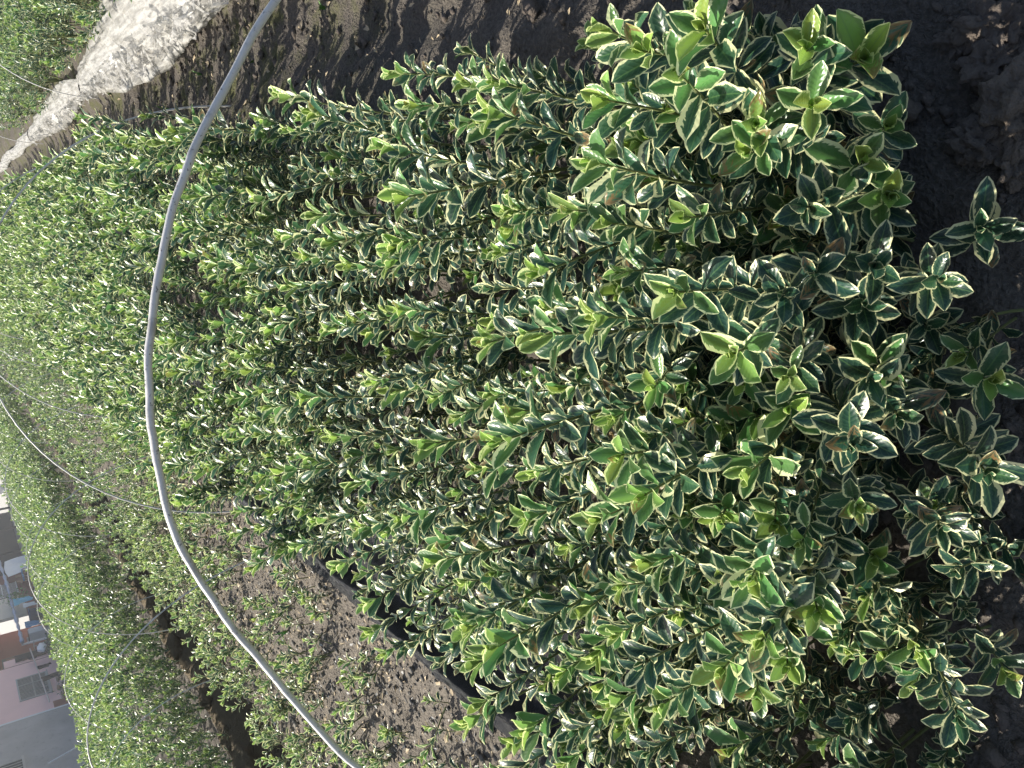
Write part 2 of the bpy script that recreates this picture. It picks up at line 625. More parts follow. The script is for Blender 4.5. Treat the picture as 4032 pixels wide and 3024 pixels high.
def make_shoot(rng, length, nodes, vigor, inter=.020, lsize=.066):
    """stem polyline (local z up) and leaves [(leaf index, 4x4, rnd, cream)]"""
    n = 9
    zz = np.linspace(0, length, n)
    c1, c2 = rng.normal(0, .020, 2), rng.uniform(0, 6.28)
    px = c1[0] * np.sin(zz / length * 2.6 + c2) * 1.2
    py = c1[1] * np.cos(zz / length * 2.2 + c2) * 1.2
    px -= px[-1]
    py -= py[-1]
    P = np.c_[px, py, zz]
    rad = np.linspace(.0042, .0014, n) * (length / .5) ** .3
    leaves = []
    z = length - .003
    phi = rng.uniform(0, 6.28)
    for k in range(nodes):
        if z < .02:
            break
        pt = np.array([np.interp(z, zz, px), np.interp(z, zz, py), z])
        for sgn in (0, 1):
            if k > 5 and rng.random() < .05:
                continue
            ph = phi + math.pi * sgn + rng.normal(0, .16)
            th = math.radians(np.interp(k, [0, 1, 2, 3, 5, 9, 16], [10, 26, 40, 48, 54, 62, 78]) + rng.normal(0, 11))
            sz = lsize * np.interp(k, [0, 1, 2, 3, 5, 9, 16], [.42, .72, .92, 1.0, 1.02, .93, .8]) * rng.uniform(.84, 1.14)
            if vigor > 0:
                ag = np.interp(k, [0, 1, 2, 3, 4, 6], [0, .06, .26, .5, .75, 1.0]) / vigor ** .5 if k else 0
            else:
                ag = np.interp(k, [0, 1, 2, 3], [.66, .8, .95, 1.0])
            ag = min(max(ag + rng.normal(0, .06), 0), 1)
            ai = int(np.argmin([abs(ag - q) for q in AGES]))
            if ai == 4 and rng.random() < .6 and k > 4:
                ai = 5
            r = np.array([math.cos(ph), math.sin(ph), 0])
            A = np.array([0, 0, 1.0])
            L = A * math.cos(th) + r * math.sin(th)
            N = A * math.sin(th) - r * math.cos(th)
            tw = rng.normal(0, .22)
            X = np.cross(L, N)
            X, N = X * math.cos(tw) + N * math.sin(tw), N * math.cos(tw) - X * math.sin(tw)
            m4 = np.eye(4)
            m4[:3, 0], m4[:3, 1], m4[:3, 2], m4[:3, 3] = X * sz, L * sz, N * sz, pt
            cream = 0.0
            q = rng.random()
            if q < .06:
                cream = .5 if k > 3 else .2
            elif q < .22:
                cream = .16
            leaves.append((ai * NSH + int(rng.integers(NSH)), m4, rng.random(), cream))
        z -= inter * np.interp(k, [0, 1, 2, 4, 12], [.35, .6, .85, 1.05, 1.1]) * rng.uniform(.85, 1.15)
        phi += math.pi / 2 + rng.normal(0, .12)
    return P, rad, leaves


def leaves_np(leaves, LIB, extra=None):
    Vs, Fs, Us, Ls = [], [], [], []
    b = 0
    for idx, m4, rn, cr in leaves:
        V, F, UV = LIB[idx]
        Vs.append(V @ m4[:3, :3].T + m4[:3, 3])
        Fs.append(F + b)
        Us.append(UV)
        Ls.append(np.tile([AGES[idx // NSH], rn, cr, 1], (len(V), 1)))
        b += len(V)
    return np.vstack(Vs), np.vstack(Fs), np.vstack(Us), np.vstack(Ls)


class Shoot:
    def __init__(self, rng, length, nodes, vigor, lsize=.064, inter=.021, lib=None):
        self.length = length
        self.P, self.rad, self.leaves = make_shoot(rng, length, nodes, vigor, inter, lsize)
        V, F = tube(self.P, self.rad, 5)
        self.stem = mesh_np('stem', V, F, M['stem'])
        self.fol = None
        self.lib = lib or LEAF_MID

    def foliage(self):
        if self.fol is None:
            self.fol = mesh_np('foliage', *self._np())
        return self.fol

    def _np(self):
        V, F, U, L = leaves_np(self.leaves, self.lib)
        return V, F, M['leaf'], U, L


_t = np.random.default_rng(21)
TALL = {'y': [Shoot(_t, _t.uniform(.50, .58), 17, _t.uniform(.8, 1.9)) for _ in range(10)],
        'd': [Shoot(_t, _t.uniform(.50, .58), 17, 0) for _ in range(5)]}
MED = {'y': [Shoot(_t, _t.uniform(.33, .40), 13, _t.uniform(.6, 1.6)) for _ in range(7)],
       'd': [Shoot(_t, _t.uniform(.33, .40), 13, 0) for _ in range(6)]}
LOWS = {'y': [Shoot(_t, _t.uniform(.18, .24), 9, _t.uniform(.5, 1.2)) for _ in range(5)],
        'd': [Shoot(_t, _t.uniform(.18, .24), 9, 0) for _ in range(6)]}
def _pale(sh):
    sh.leaves = [(i, m, r, max(c, .13)) for i, m, r, c in sh.leaves]
    return sh


SEEDL = [_pale(Shoot(_t, _t.uniform(.09, .17), 6, _t.uniform(.3, .9), lsize=.046, inter=.020)) for _ in range(8)]
CLIP = [Shoot(_t, _t.uniform(.22, .30), 9, _t.uniform(.5, 1.5), lsize=.050, inter=.016, lib=LEAF_LO) for _ in range(10)]
for _s in CLIP:
    _s.leaves = [(i, m, r, c * .3) for i, m, r, c in _s.leaves]


def basis(direction, spin):
    z = Vector(direction).normalized()
    x = Vector((math.cos(spin), math.sin(spin), 0))
    x = (x - z * x.dot(z)).normalized()
    y = z.cross(x)
    return Matrix(((x.x, y.x, z.x, 0), (x.y, y.y, z.y, 0), (x.z, y.z, z.z, 0), (0, 0, 0, 1)))


N_LEAF = 0


def add_shoot(plant, sh, local, single):
    """stem under plant, with its leaves as separate sub-parts or one joined foliage part"""
    global N_LEAF
    st = new_obj('stem', sh.stem.copy(), plant)
    st.matrix_basis = local
    if single:
        for idx, m4, rn, cr in sh.leaves:
            lf = bpy.data.objects.new('leaf', hi_mesh(idx, cr).copy())
            COL.objects.link(lf)
            lf.parent = st
            lf.matrix_basis = Matrix(m4.tolist())
            N_LEAF += 1
    else:
        fo = new_obj('foliage', sh.foliage().copy(), st)
        fo['kind'] = 'stuff'
    return st


def shoot_for(length, typ, rng):
    lib = TALL if length > .44 else MED if length > .28 else LOWS
    c = lib['d' if typ == 'd' else 'y']
    sh = c[int(rng.integers(len(c)))]
    return sh, length / sh.length


# tips of the shoots that can be told apart in the photograph: photo x, y, look, height of the tip above the soil
TIPS = [
 (3452,150,'y',.50),(3207,395,'y',.52),(3530,479,'y',.40),(2950,473,'y',.54),(3407,607,'y',.48),(3535,780,'y',.46),(2861,596,'y',.50),
 (3129,825,'d',.42),(3357,741,'d',.34),(3885,906,'d',.36),(3212,33,'g',.54),(2400,125,'y',.50),(2503,190,'y',.56),(2731,81,'y',.60),
 (2639,271,'g',.58),(2400,396,'y',.52),(2389,640,'y',.56),(1884,336,'y',.46),(1960,331,'y',.48),(1933,440,'y',.56),(2015,841,'g',.48),
 (2221,830,'g',.50),(2367,879,'y',.48),(2715,857,'y',.46),(3210,1105,'d',.52),(3475,1057,'d',.50),(3758,1123,'d',.46),(3414,1237,'d',.46),
 (3023,1177,'d',.48),(3667,1298,'d',.30),(3493,1502,'y',.46),(3427,1569,'d',.50),(3908,1527,'g',.34),(3041,1539,'y',.48),(2896,1599,'y',.44),
 (3089,1653,'y',.42),(3722,1569,'d',.28),(3306,1816,'d',.56),(3565,1743,'d',.48),(3601,1436,'d',.28),(2969,1713,'y',.40),(2932,1864,'y',.40),
 (3945,1961,'d',.46),(3728,2178,'d',.44),(3396,2124,'y',.54),(3037,2232,'g',.52),(2908,2368,'y',.56),(3010,2374,'y',.50),(3044,2483,'g',.46),
 (2935,2578,'g',.54),(3234,2598,'y',.52),(3078,2835,'y',.50),(3600,2639,'g',.30),(3945,2727,'g',.30),(3776,2985,'d',.42),(3125,2171,'y',.44),
 (2820,2124,'y',.46),(3098,2618,'y',.38),(3491,2408,'d',.30),(3437,2259,'y',.30),(3701,2760,'y',.24),(3790,2456,'d',.24),(2956,2957,'g',.48),
 (2603,1159,'y',.60),(2383,1242,'g',.54),(2118,1319,'y',.60),(1930,1347,'g',.56),(2129,1076,'y',.54),(2162,1214,'g',.50),(2476,1065,'g',.46),
 (1974,999,'y',.46),(1566,955,'y',.54),(1566,1220,'g',.50),(1930,1137,'d',.46),(2785,1440,'y',.58),(2515,1551,'y',.50),(1963,1738,'y',.60),
 (2405,1650,'y',.44),(2383,1816,'y',.58),(2118,1860,'g',.50),(2537,1738,'g',.46),(1875,1849,'g',.46),(1798,1639,'g',.44),(1908,1562,'g',.46),
 (1710,1562,'g',.44),(1665,1330,'g',.42),(1566,1772,'y',.46),(2040,1617,'y',.42),(2515,1960,'y',.56),(2355,2043,'y',.54),(2107,2037,'y',.52),
 (1699,2214,'y',.56),(1599,2037,'g',.50),(1941,2258,'y',.48),(1831,2291,'y',.46),(2427,2313,'y',.44),(2570,2214,'y',.42),(2802,2115,'y',.44),
 (2239,2148,'g',.46),(1864,2468,'y',.58),(1820,2435,'y',.56),(1963,2545,'y',.60),(1875,2611,'y',.54),(2427,2501,'g',.44),(2515,2622,'d',.52),
 (2360,2700,'y',.36),(2802,2666,'y',.54),(1908,2766,'y',.46),(1886,2821,'y',.40),(2868,2380,'y',.54),(2581,2788,'y',.48),(2074,2876,'y',.42),
 (2327,2390,'g',.42),(1505,2578,'y',.46),(1465,2369,'y',.54),(1445,2493,'y',.52),(1872,2592,'y',.52),(2026,2920,'y',.42),(1125,374,'y',.54),
 (1239,444,'y',.56),(1591,292,'y',.46),(1646,417,'y',.52),(1510,580,'y',.56),(1613,775,'y',.58),(1043,786,'y',.55),(1239,846,'y',.54),
 (1130,932,'y',.50),(1304,954,'y',.52),(1548,976,'y',.54),(1520,1025,'y',.52),(1233,1008,'g',.52),(1374,1046,'g',.50),(2025,829,'g',.48),
 (1480,1500,'y',.52),(1300,1300,'y',.56),(1330,1720,'y',.54),(1200,1560,'y',.56),(1420,1900,'y',.54),(1250,2050,'y',.54),(1330,2230,'y',.52),
 (1180,2150,'y',.50),(1440,2080,'g',.50),(1120,1850,'y',.56),(1060,1300,'y',.56),(1160,1130,'y',.54),(1060,1600,'y',.56),(980,1060,'y',.56),
]

ORD = ['first', 'second', 'third', 'fourth', 'fifth', 'sixth', 'seventh', 'eighth', 'ninth', 'tenth', 'eleventh', 'twelfth', 'thirteenth', 'fourteenth',
       'fifteenth', 'sixteenth', 'seventeenth', 'eighteenth', 'nineteenth', 'twentieth']
ORD += [f'{n}{"st" if n % 10 == 1 else "nd" if n % 10 == 2 else "rd" if n % 10 == 3 else "th"}' for n in range(21, 120)]
prng = np.random.default_rng(77)
PL = []      # every plant of the bed: base, tip, look, hero?
for (x, y, typ, z) in TIPS:
    if x > 3250:
        z -= .05 + .06 * min((x - 3250) / 500, 1)
    tip = un_z(x, y, z)
    tilt = prng.normal(0, .05, 2)
    if tip[0] < -.85:
        tilt[0] -= .10 + .10 * prng.random()
    if tip[1] < .86:
        tilt[1] = -min((.80 + .38 * prng.random() - tip[1]) / z, .8)
    if tip[0] > .12:
        tilt[0] += .05
    d = np.array([tilt[0], tilt[1], 1.0])
    d /= np.linalg.norm(d)
    base = tip - d * (z / d[2])
    PL.append([base, d, z, typ, True])
hb = np.array([p[0][:2] for p in PL])
SP = .165
for gy in np.concatenate([[.56, .63, .70, .78], np.arange(.86, 4.5, SP * .9)]):
    for gx in np.arange(-1.08 if gy > 1.35 else -1.5, .40 if gy > 1.4 else .26 if gy > .8 else .10 if gy > .68 else -.12, SP):
        q = np.array([gx, gy]) + prng.normal(0, .03, 2)
        if np.min(np.hypot(*(hb - q).T)) < (.085 if gy < 2.3 else .10):
            continue
        if gy < 2.5:
            z = prng.uniform(.28, .44) if gy > 1.0 else prng.uniform(.13, .26) if gy > .75 else prng.uniform(.11, .18)
            if gx < -.95 and gy < 1.4:
                z = prng.uniform(.30, .48)
        else:
            z = prng.uniform(.36, .63)
        d = np.array([prng.normal(0, .07) - (.12 if gx < -1.0 else 0), prng.normal(0, .07), 1.0])
        d /= np.linalg.norm(d)
        PL.append([np.array([q[0], q[1], 0.0]), d, z, 'y' if (gy > 2.5 or prng.random() < .35) else 'd', False])
for gy in np.arange(.60, 1.36, .13):
    for gx in np.arange(-1.5, -.8, .13):
        q = np.array([gx, gy]) + prng.normal(0, .03, 2)
        if np.min(np.hypot(*(np.array([p[0][:2] for p in PL]) - q).T)) < .075:
            continue
        d = np.array([prng.normal(-.05, .1), prng.normal(0, .1), 1.0])
        PL.append([np.array([q[0], q[1], 0.0]), d / np.linalg.norm(d), prng.uniform(.24, .40), 'd' if prng.random() < .6 else 'y', False])
PL.sort(key=lambda p: p[0][1])
PL, REST = PL[:300], PL[300:]
# rows of .2 m counted away from the camera, places counted from the bare soil path on the right
rows = {}
for p in PL:
    rows.setdefault(int((p[0][1] - PL[0][0][1]) / .22), []).append(p)
LOOK = {'y': 'lime-tipped', 'g': 'green-tipped', 'd': 'dark-leaved'}
for ri, rk in enumerate(sorted(rows)):
    rows[rk].sort(key=lambda p: -p[0][0])
    for pi, (base, d, z, typ, hero) in enumerate(rows[rk]):
        where = f'{ORD[pi]} from path, {ORD[ri]} row from front'
        pl = empty('variegated_shrub', (base[0], base[1], gz(base[0], base[1]) - .01),
                   f'{LOOK[typ]} cream-edged {"tall" if z > .45 else "short"} shrub, {where}', 'shrub', 'cream-edged shrubs of the main bed')
        sh, s = shoot_for(z + .01, typ, prng)
        near = base[1] < 1.75
        add_shoot(pl, sh, basis(d, prng.uniform(0, 6.28)) @ Matrix.Scale(s, 4), hero and base[1] < 2.4)
        for k in range(2 if base[1] < 2.6 else 3):
            ang = prng.uniform(0, 6.28)
            ln = z * prng.uniform(.45, .75) if base[1] < 2.6 else z * prng.uniform(.7, .98)
            ti = prng.uniform(.12, .36) if base[1] < 2.6 else prng.uniform(.08, .2)
            dd = np.array([math.cos(ang) * ti, math.sin(ang) * ti * (1 if base[1] > 1.0 else .4), 1.0])
            sh, s = shoot_for(ln, 'd' if prng.random() < .55 and base[1] < 2.6 else 'y', prng)
            off = Matrix.Translation((math.cos(ang) * .012, math.sin(ang) * .012, 0))
            add_shoot(pl, sh, off @ basis(dd, prng.uniform(0, 6.28)) @ Matrix.Scale(max(min(s, 1.15), .8), 4), hero and base[1] < 1.25)


# ------------------------------------------------------------------ masses of foliage too many to count
def mass(name, pts, shoots, lib, label, cat, topn=99, seed=1, scl=(.85, 1.15)):
    """pts: (x, y, z of base, tilt x, tilt y, scale); one joined object, built per shoot template"""
    rng = np.random.default_rng(seed)
    pts = np.asarray(pts)
    which = rng.integers(len(shoots), size=len(pts))
    Vs, Fs, Us, Ls, b = [], [], [], [], 0
    for k, sh in enumerate(shoots):
        sel = pts[which == k]
        if not len(sel):
            continue
        V, F, U, L = leaves_np(sh.leaves[:topn], lib)
        n, nv = len(sel), len(V)
        spin = rng.uniform(0, 6.28, n)
        c, s = np.cos(spin), np.sin(spin)
        x = V[None, :, 0] * c[:, None] - V[None, :, 1] * s[:, None]
        y = V[None, :, 0] * s[:, None] + V[None, :, 1] * c[:, None]
        z = np.repeat(V[None, :, 2], n, 0)
        x = x + z * sel[:, 3:4]
        y = y + z * sel[:, 4:5]
        sc = sel[:, 5:6] * rng.uniform(*scl, (n, 1))
        P = np.stack([sel[:, 0:1] + x * sc, sel[:, 1:2] + y * sc, sel[:, 2:3] + z * sc], 2).reshape(-1, 3)
        Vs.append(P)
        Fs.append((F[None] + (np.arange(n) * nv)[:, None, None] + b).reshape(-1, 4))
        Us.append(np.tile(U, (n, 1)))
        LL = np.tile(L, (n, 1))
        LL[:, 1] = (LL[:, 1] + np.repeat(rng.random(n), nv)) % 1
        Ls.append(LL)
        b += n * nv
    me = mesh_np(name, np.vstack(Vs), np.vstack(Fs), M['leaf'], np.vstack(Us), np.vstack(Ls))
    o = new_obj(name, me)
    return tag(o, label, cat, None, 'stuff')


def scatter(x0, x1, y0, y1, spacing, rng, grow=0.0):
    """jittered rows whose spacing grows with distance"""
    out = []
    y = y0
    while y < y1:
        s = spacing * (1 + grow * max(0, y - y0))
        for x in np.arange(x0, x1, s):
            out.append((x + rng.normal(0, s * .3), y + rng.normal(0, s * .3), s / spacing))
        y += s * .9
    return np.array(out)


mr = np.random.default_rng(31)
p0 = scatter(-1.1, .42, PL[-1][0][1] + .02, 34, .082, mr, .05)
pts = np.c_[p0[:, 0], p0[:, 1], .55 - .54 * np.minimum(p0[:, 2], 1.5) + mr.normal(-.02, .05, len(p0)), mr.normal(0, .07, (len(p0), 2)), np.minimum(p0[:, 2], 1.5)]
mass('distant_shrubs', pts, TALL['y'] + TALL['d'][:1], LEAF_LO, 'far stretch of the main bed of cream-edged shrubs, merging together', 'shrubs', 20, 2, (.9, 1.1))

# the big bed beyond the ditch: clipped into one even mass
p1 = scatter(-7.2, -3.62, 3.2, 40, .074, mr, .055)
zb = .47 + .10 * (1 - sstep(p1[:, 1], 7, 14)) - .27 * np.minimum(p1[:, 2], 1.6) + .05 * fbm2(p1[:, 0] * 1.5, p1[:, 1] * 1.5, 9, 2) * 2 + mr.normal(0, .03, len(p1))
pts = np.c_[p1[:, 0], p1[:, 1], zb, mr.normal(0, .12, (len(p1), 2)), np.minimum(p1[:, 2], 1.6)]
side = scatter(-3.76, -3.52, 3.2, 40, .062, mr, .04)
side2 = np.vstack([side, side + [.02, .03, 0], side + [-.05, .05, 0]])
ps = np.c_[side2[:, 0], side2[:, 1], mr.uniform(-.12, .27, len(side2)), mr.uniform(0, .45, len(side2)), mr.normal(0, .2, len(side2)), np.minimum(side2[:, 2], 1.6) * .9]
mass('clipped_hedge_bed', np.vstack([pts, ps]), CLIP, LEAF_LO, 'broad clipped bed of small-leaved shrubs beyond the ditch', 'hedge', 12, 3)

# right-hand neighbouring bed: nearer shrubs one by one, the rest as a mass
RB = []
br = np.random.default_rng(41)
for yy in np.arange(4.6, 11.8, .30):
    for k, xx in enumerate(np.arange(1.40, 3.3, .25)):
        if xx > .9 + yy * .26:
            continue
        RB.append((xx + br.normal(0, .04), yy + br.normal(0, .05), k))
bushes = []
for v in range(6):
    Vs, Fs, Us, Ls, b = [], [], [], [], 0
    for k in range(20):
        sh = CLIP[int(br.integers(len(CLIP)))]
        V, F, U, L = leaves_np(sh.leaves, LEAF_LO)
        a_ = br.uniform(0, 6.28)
        rr = .15 * math.sqrt((k % 12) / 12)
        low = k >= 12
        m = np.array(basis((math.cos(a_) * (.9 if low else rr * 1.5), math.sin(a_) * (.9 if low else rr * 1.5), 1), br.uniform(0, 6.28)).to_3x3())
        Vs.append(V @ m.T * br.uniform(.9, 1.15) + [math.cos(a_) * rr, math.sin(a_) * rr, (br.uniform(-.02, .12) if low else .12 + br.uniform(0, .07))])
        Fs.append(F + b)
        Us.append(U)
        L = L.copy()
        L[:, 1] = (L[:, 1] + br.random()) % 1
        Ls.append(L)
        b += len(V)
    stems = []
    sv, sf, sb = [], [], 0
    for k in range(4):
        a_ = br.uniform(0, 6.28)
        V, F = tube([(0, 0, 0), (math.cos(a_) * .03, math.sin(a_) * .03, .1), (math.cos(a_) * .08, math.sin(a_) * .08, .3)], [.006, .005, .003], 5)
        stems.append(mesh_np('stem', V, F, M['stem']))
    bushes.append((mesh_np('foliage', np.vstack(Vs), np.vstack(Fs), M['leaf'], np.vstack(Us), np.vstack(Ls)), stems))
RB.sort(key=lambda q: (round(q[1] / .30), q[0]))
cnt, lastrow, rown = 0, None, -1
for (xx, yy, k) in RB:
    r_ = round((yy) / .30)
    if r_ != lastrow:
        lastrow, cnt, rown = r_, 0, rown + 1
    q = f'{ORD[cnt]} from the plastic roll, {ORD[rown]} row out'
    o = empty('clipped_shrub', (xx, yy, gz(xx, yy) - .01), f'low bushy shrub in bed behind plastic, {q}', 'shrub', 'low shrubs of the neighbouring bed')
    cnt += 1
    fo, st = bushes[int(br.integers(len(bushes)))]
    o.rotation_euler.z = br.uniform(0, 6.28)
    o.scale = (1, 1, br.uniform(.85, 1.1))
    tag(new_obj('foliage', fo, o), kind='stuff')
    for s_ in st:
        new_obj('stem', s_, o)
p2 = np.vstack([scatter(1.4, 3.6, 11.9, 40, .11, br, .06), scatter(3.35, 6.5, 6.0, 36, .13, br, .07)])
pts = np.c_[p2[:, 0], p2[:, 1], .50 - .27 * np.minimum(p2[:, 2], 1.8) + br.uniform(-.07, .04, len(p2)), br.normal(0, .12, (len(p2), 2)), np.minimum(p2[:, 2], 1.8)]
mass('neighbouring_shrub_bed', pts, CLIP, LEAF_LO, 'far part of the low shrub bed behind the plastic roll', 'hedge', 13, 4)

# ------------------------------------------------------------------ seedlings on the strip between the cloth and the ditch
sr = np.random.default_rng(51)
SEEDS = []
for yy in np.arange(1.5, 8.6, .17):
    dens = np.interp(yy, [1.5, 3, 5, 8], [.40, .55, .9, 1.0])
    for xx in np.arange(-3.0, -1.62, .17):
        edge = np.interp(xx, [-3.0, -2.4, -1.62], [1.25, 1.0, .7])
        if sr.random() < dens * edge:
            SEEDS.append((xx + sr.normal(0, .05), yy + sr.normal(0, .05)))
SEEDS = [q for q in SEEDS if -3.04 < q[0] < -1.68][:300]
SROW = {}
for q in SEEDS:
    SROW.setdefault(int((q[1] - 1.3) / .34), []).append(q)
for ri, rk in enumerate(sorted(SROW)):
    SROW[rk].sort(key=lambda q: q[0])
    for pi, (xx, yy) in enumerate(SROW[rk]):
        lab = f'small seedling on grey soil strip, {ORD[pi]} from the ditch, {ORD[ri]} row from front'
        o = empty('seedling', (xx, yy, gz(xx, yy) - .004), lab, 'seedling', 'small seedlings on the grey soil strip')
        for k in range(2 + int(sr.random() < .7) + int(sr.random() < .5)):
            sh = SEEDL[int(sr.integers(len(SEEDL)))]
            a_ = sr.uniform(0, 6.28)
            ti = sr.uniform(.15, .95)
            add_shoot(o, sh, basis((math.cos(a_) * ti, math.sin(a_) * ti, 1), sr.uniform(0, 6.28)) @ Matrix.Scale(sr.uniform(.8, 1.25) * (1 if yy < 5 else 1.2), 4), yy < 4.6)
p3 = scatter(-3.0, -1.5, 7.2, 40, .11, sr, .04)
pts = np.c_[p3[:, 0], p3[:, 1], .34 - .27 * np.minimum(p3[:, 2], 1.6) * np.interp(p3[:, 1], [7, 12], [.7, 1.1]) + sr.uniform(-.2, .05, len(p3)), sr.normal(0, .2, (len(p3), 2)), np.minimum(p3[:, 2], 1.6) * np.interp(p3[:, 1], [7, 12], [.7, 1.1])]
mass('seedling_strip', pts, CLIP, LEAF_LO, 'dense young plants filling the far end of the soil strip', 'seedlings', 14, 6)

# ------------------------------------------------------------------ hoops
HOOPS = 'thin hoops arching over the beds'


def ell(xc, a_, b_, y, n=41, z0=-.05, sway=0.0):
    th = np.linspace(math.pi, 0, n)
    return np.c_[xc + a_ * np.cos(th), np.full(n, y) + sway * np.sin(th), z0 + (b_ - z0) * np.sin(th) ** .92]


H1 = [(1090, 0), (900, 330), (760, 600), (680, 830), (625, 1100), (590, 1400), (590, 1600), (620, 1850), (700, 2120), (830, 2350), (1000, 2570), (1200, 2800), (1400, 3010)]
hp = np.array([un_y(x, y, 1.4) for x, y in H1])
hp = np.vstack([[[.74, 1.4, -.1], [.70, 1.4, .15], [.61, 1.4, .42], [.49, 1.4, .64]], hp, [[-1.20, 1.4, .62], [-1.36, 1.4, .36], [-1.45, 1.4, .1], [-1.47, 1.4, -.1]]])
tt = np.r_[0, np.cumsum(np.linalg.norm(np.diff(hp, axis=0), axis=1))]
cu = bpy.data.curves.new('hoop_path', 'CURVE')


def smooth_path(P, n=90):
    """Catmull-Rom through P"""
    P = np.asarray(P)
    Q = np.vstack([2 * P[0] - P[1], P, 2 * P[-1] - P[-2]])
    out = []
    m = len(P) - 1
    for u in np.linspace(0, m - 1e-6, n):
        i = int(u)
        f = u - i
        p0, p1, p2, p3 = Q[i], Q[i + 1], Q[i + 2], Q[i + 3]
        out.append(.5 * (2 * p1 + (p2 - p0) * f + (2 * p0 - 5 * p1 + 4 * p2 - p3) * f * f + (3 * p1 - p0 - 3 * p2 + p3) * f ** 3))
    return np.array(out)


bpy.data.curves.remove(cu)
hq = smooth_path(hp, 150)
hq += np.c_[fbm2(np.arange(150) * .21, np.zeros(150) + 1, 31, 3), fbm2(np.arange(150) * .21, np.zeros(150) + 5, 32, 3), fbm2(np.arange(150) * .21, np.zeros(150) + 9, 33, 3)] * .008
h1 = tube_obj('tunnel_hoop', hq, .0066 + .0008 * fbm2(np.arange(150) * .6, np.zeros(150), 34, 2), M['hoop'], None, 10)
tag(h1, 'thick pale grey hoop arching across the foreground over the main bed', 'hoop', HOOPS)
for k, yy in enumerate((4.3, 7.1, 10.0, 13.0)):
    o = tube_obj('tunnel_hoop', ell(-.47, 1.04, 1.17 + .02 * (k % 2), yy, sway=.05), .0044, M['hoop'], None, 7)
    tag(o, f'thin grey hoop over the main bed, {ORD[k + 1]} from the camera', 'hoop', HOOPS)
for k, yy in enumerate((4.0, 6.4, 8.9, 11.2, 13.5)):
    o = tube_obj('tunnel_hoop', ell(-2.35, .71, 1.03 + .03 * (k % 2), yy, sway=-.06), .0036, M['hoop'], None, 7)
    tag(o, f'thin white hoop over the seedling strip, {ORD[k]} from the camera', 'hoop', HOOPS)
for k, yy in enumerate((5.9, 7.7, 9.6, 11.5, 13.4)):
    o = tube_obj('tunnel_hoop', ell(-3.98, .68, .84 + .03 * (k % 3), yy, sway=.08), .0036, M['hoop'], None, 7)
    tag(o, f'thin white hoop over the clipped bed past the ditch, {ORD[k]} from the camera', 'hoop', HOOPS)
for k, yy in enumerate((7.8, 12.0, 16.5)):
    o = tube_obj('tunnel_hoop', ell(1.95, .9, .95, yy, sway=.1), .0042, M['hoop'], None, 7)
    tag(o, f'thin dark hoop rising from the plastic roll, {ORD[k]} from the camera', 'hoop', HOOPS)

# ------------------------------------------------------------------ black ground cloth along the left edge of the bed
cr = np.random.default_rng(61)
cy_ = np.arange(1.35, 12, .025)
cxs = np.linspace(0, 1, 30)
U_, Y_ = np.meshgrid(cxs, cy_)
edge = .05 * fbm2(Y_ * .9, Y_ * 0 + 2, 4, 3)
X_ = -1.60 + edge * 1.2 + U_ * (.72 + edge)
ridge = .085 * np.exp(-((U_ - .20 - edge * .6) / .055) ** 2) + .065 * np.exp(-((U_ - .40 + edge) / .06) ** 2) + .03 * np.exp(-((U_ - .70) / .09) ** 2)
Zc = ground_h(X_.ravel(), Y_.ravel()).reshape(X_.shape) * .6 + .022 + ridge * (1 + 1.2 * fbm2(Y_ * 1.7, U_ * 1.5, 8, 2)) + .012 * fbm2(X_ * 16, Y_ * 9, 12, 3)
nyc, nxc = X_.shape
ii = np.arange((nyc - 1) * (nxc - 1))
a = (ii // (nxc - 1)) * nxc + ii % (nxc - 1)
co = new_obj('ground_cloth', mesh_np('ground_cloth', np.c_[X_.ravel(), Y_.ravel(), Zc.ravel()], np.c_[a, a + 1, a + nxc + 1, a + nxc], M['cloth']))
tag(co, 'black woven ground cloth with raised folds along the bed edge', 'ground cloth')

# ------------------------------------------------------------------ gathered plastic film along the neighbouring bed
fr = np.random.default_rng(71)
fy = np.concatenate([np.arange(3.2, 9, .02), np.arange(9, 22, .05)])
wid = np.interp(fy, [3.2, 4.5, 5.5, 6.5, 7.4, 7.8, 8.1, 9.0, 9.8, 10.6, 11.3, 11.8, 12.2, 14, 22], [.11, .14, .19, .155, .085, .05, .075, .105, .11, .09, .06, .04, .055, .05, .045])
fx = 1.13 + .02 * np.sin(fy * 1.7)
nseg = 40
th = np.linspace(0, 2 * math.pi, nseg, endpoint=False)
FY, TH = np.meshgrid(fy, th, indexing='ij')
WD = wid[:, None] * (1 + .0 * TH)
fold = .16 * np.sin(TH * 7 + 1.3 * np.sin(FY * 2)) + .10 * np.sin(TH * 13 + FY * 1.1)
cru = fbm2(TH * 7, FY * 1.6, 15, 3)
low = (np.cos(TH) < 0)
R_ = WD * (1 + .55 * fold + .42 * cru * np.where(low, 1.0, .5))
FX = fx[:, None] + R_ * np.cos(TH) * 1.05
FZ = ground_h(FX.ravel(), FY.ravel()).reshape(FX.shape) * .8 + .05 + WD * .32 + R_ * np.sin(TH) * .28 + .25 * (FX - 1.13)
FYY = FY + .06 * np.where(low, 1, .2) * fbm2(TH * 5, FY * 8, 17, 3)
F4 = [(i * nseg + k, (i + 1) * nseg + k, (i + 1) * nseg + (k + 1) % nseg, i * nseg + (k + 1) % nseg) for i in range(len(fy) - 1) for k in range(nseg)]
film = empty('plastic_film_roll', (1.13, 3.2, 0), 'gathered clear plastic film tied in a long roll beside the path', 'plastic film')
fo = new_obj('film_sheet', mesh_np('film_sheet', np.c_[FX.ravel() - 1.13, FYY.ravel() - 3.2, FZ.ravel()], F4, M['film']), film)
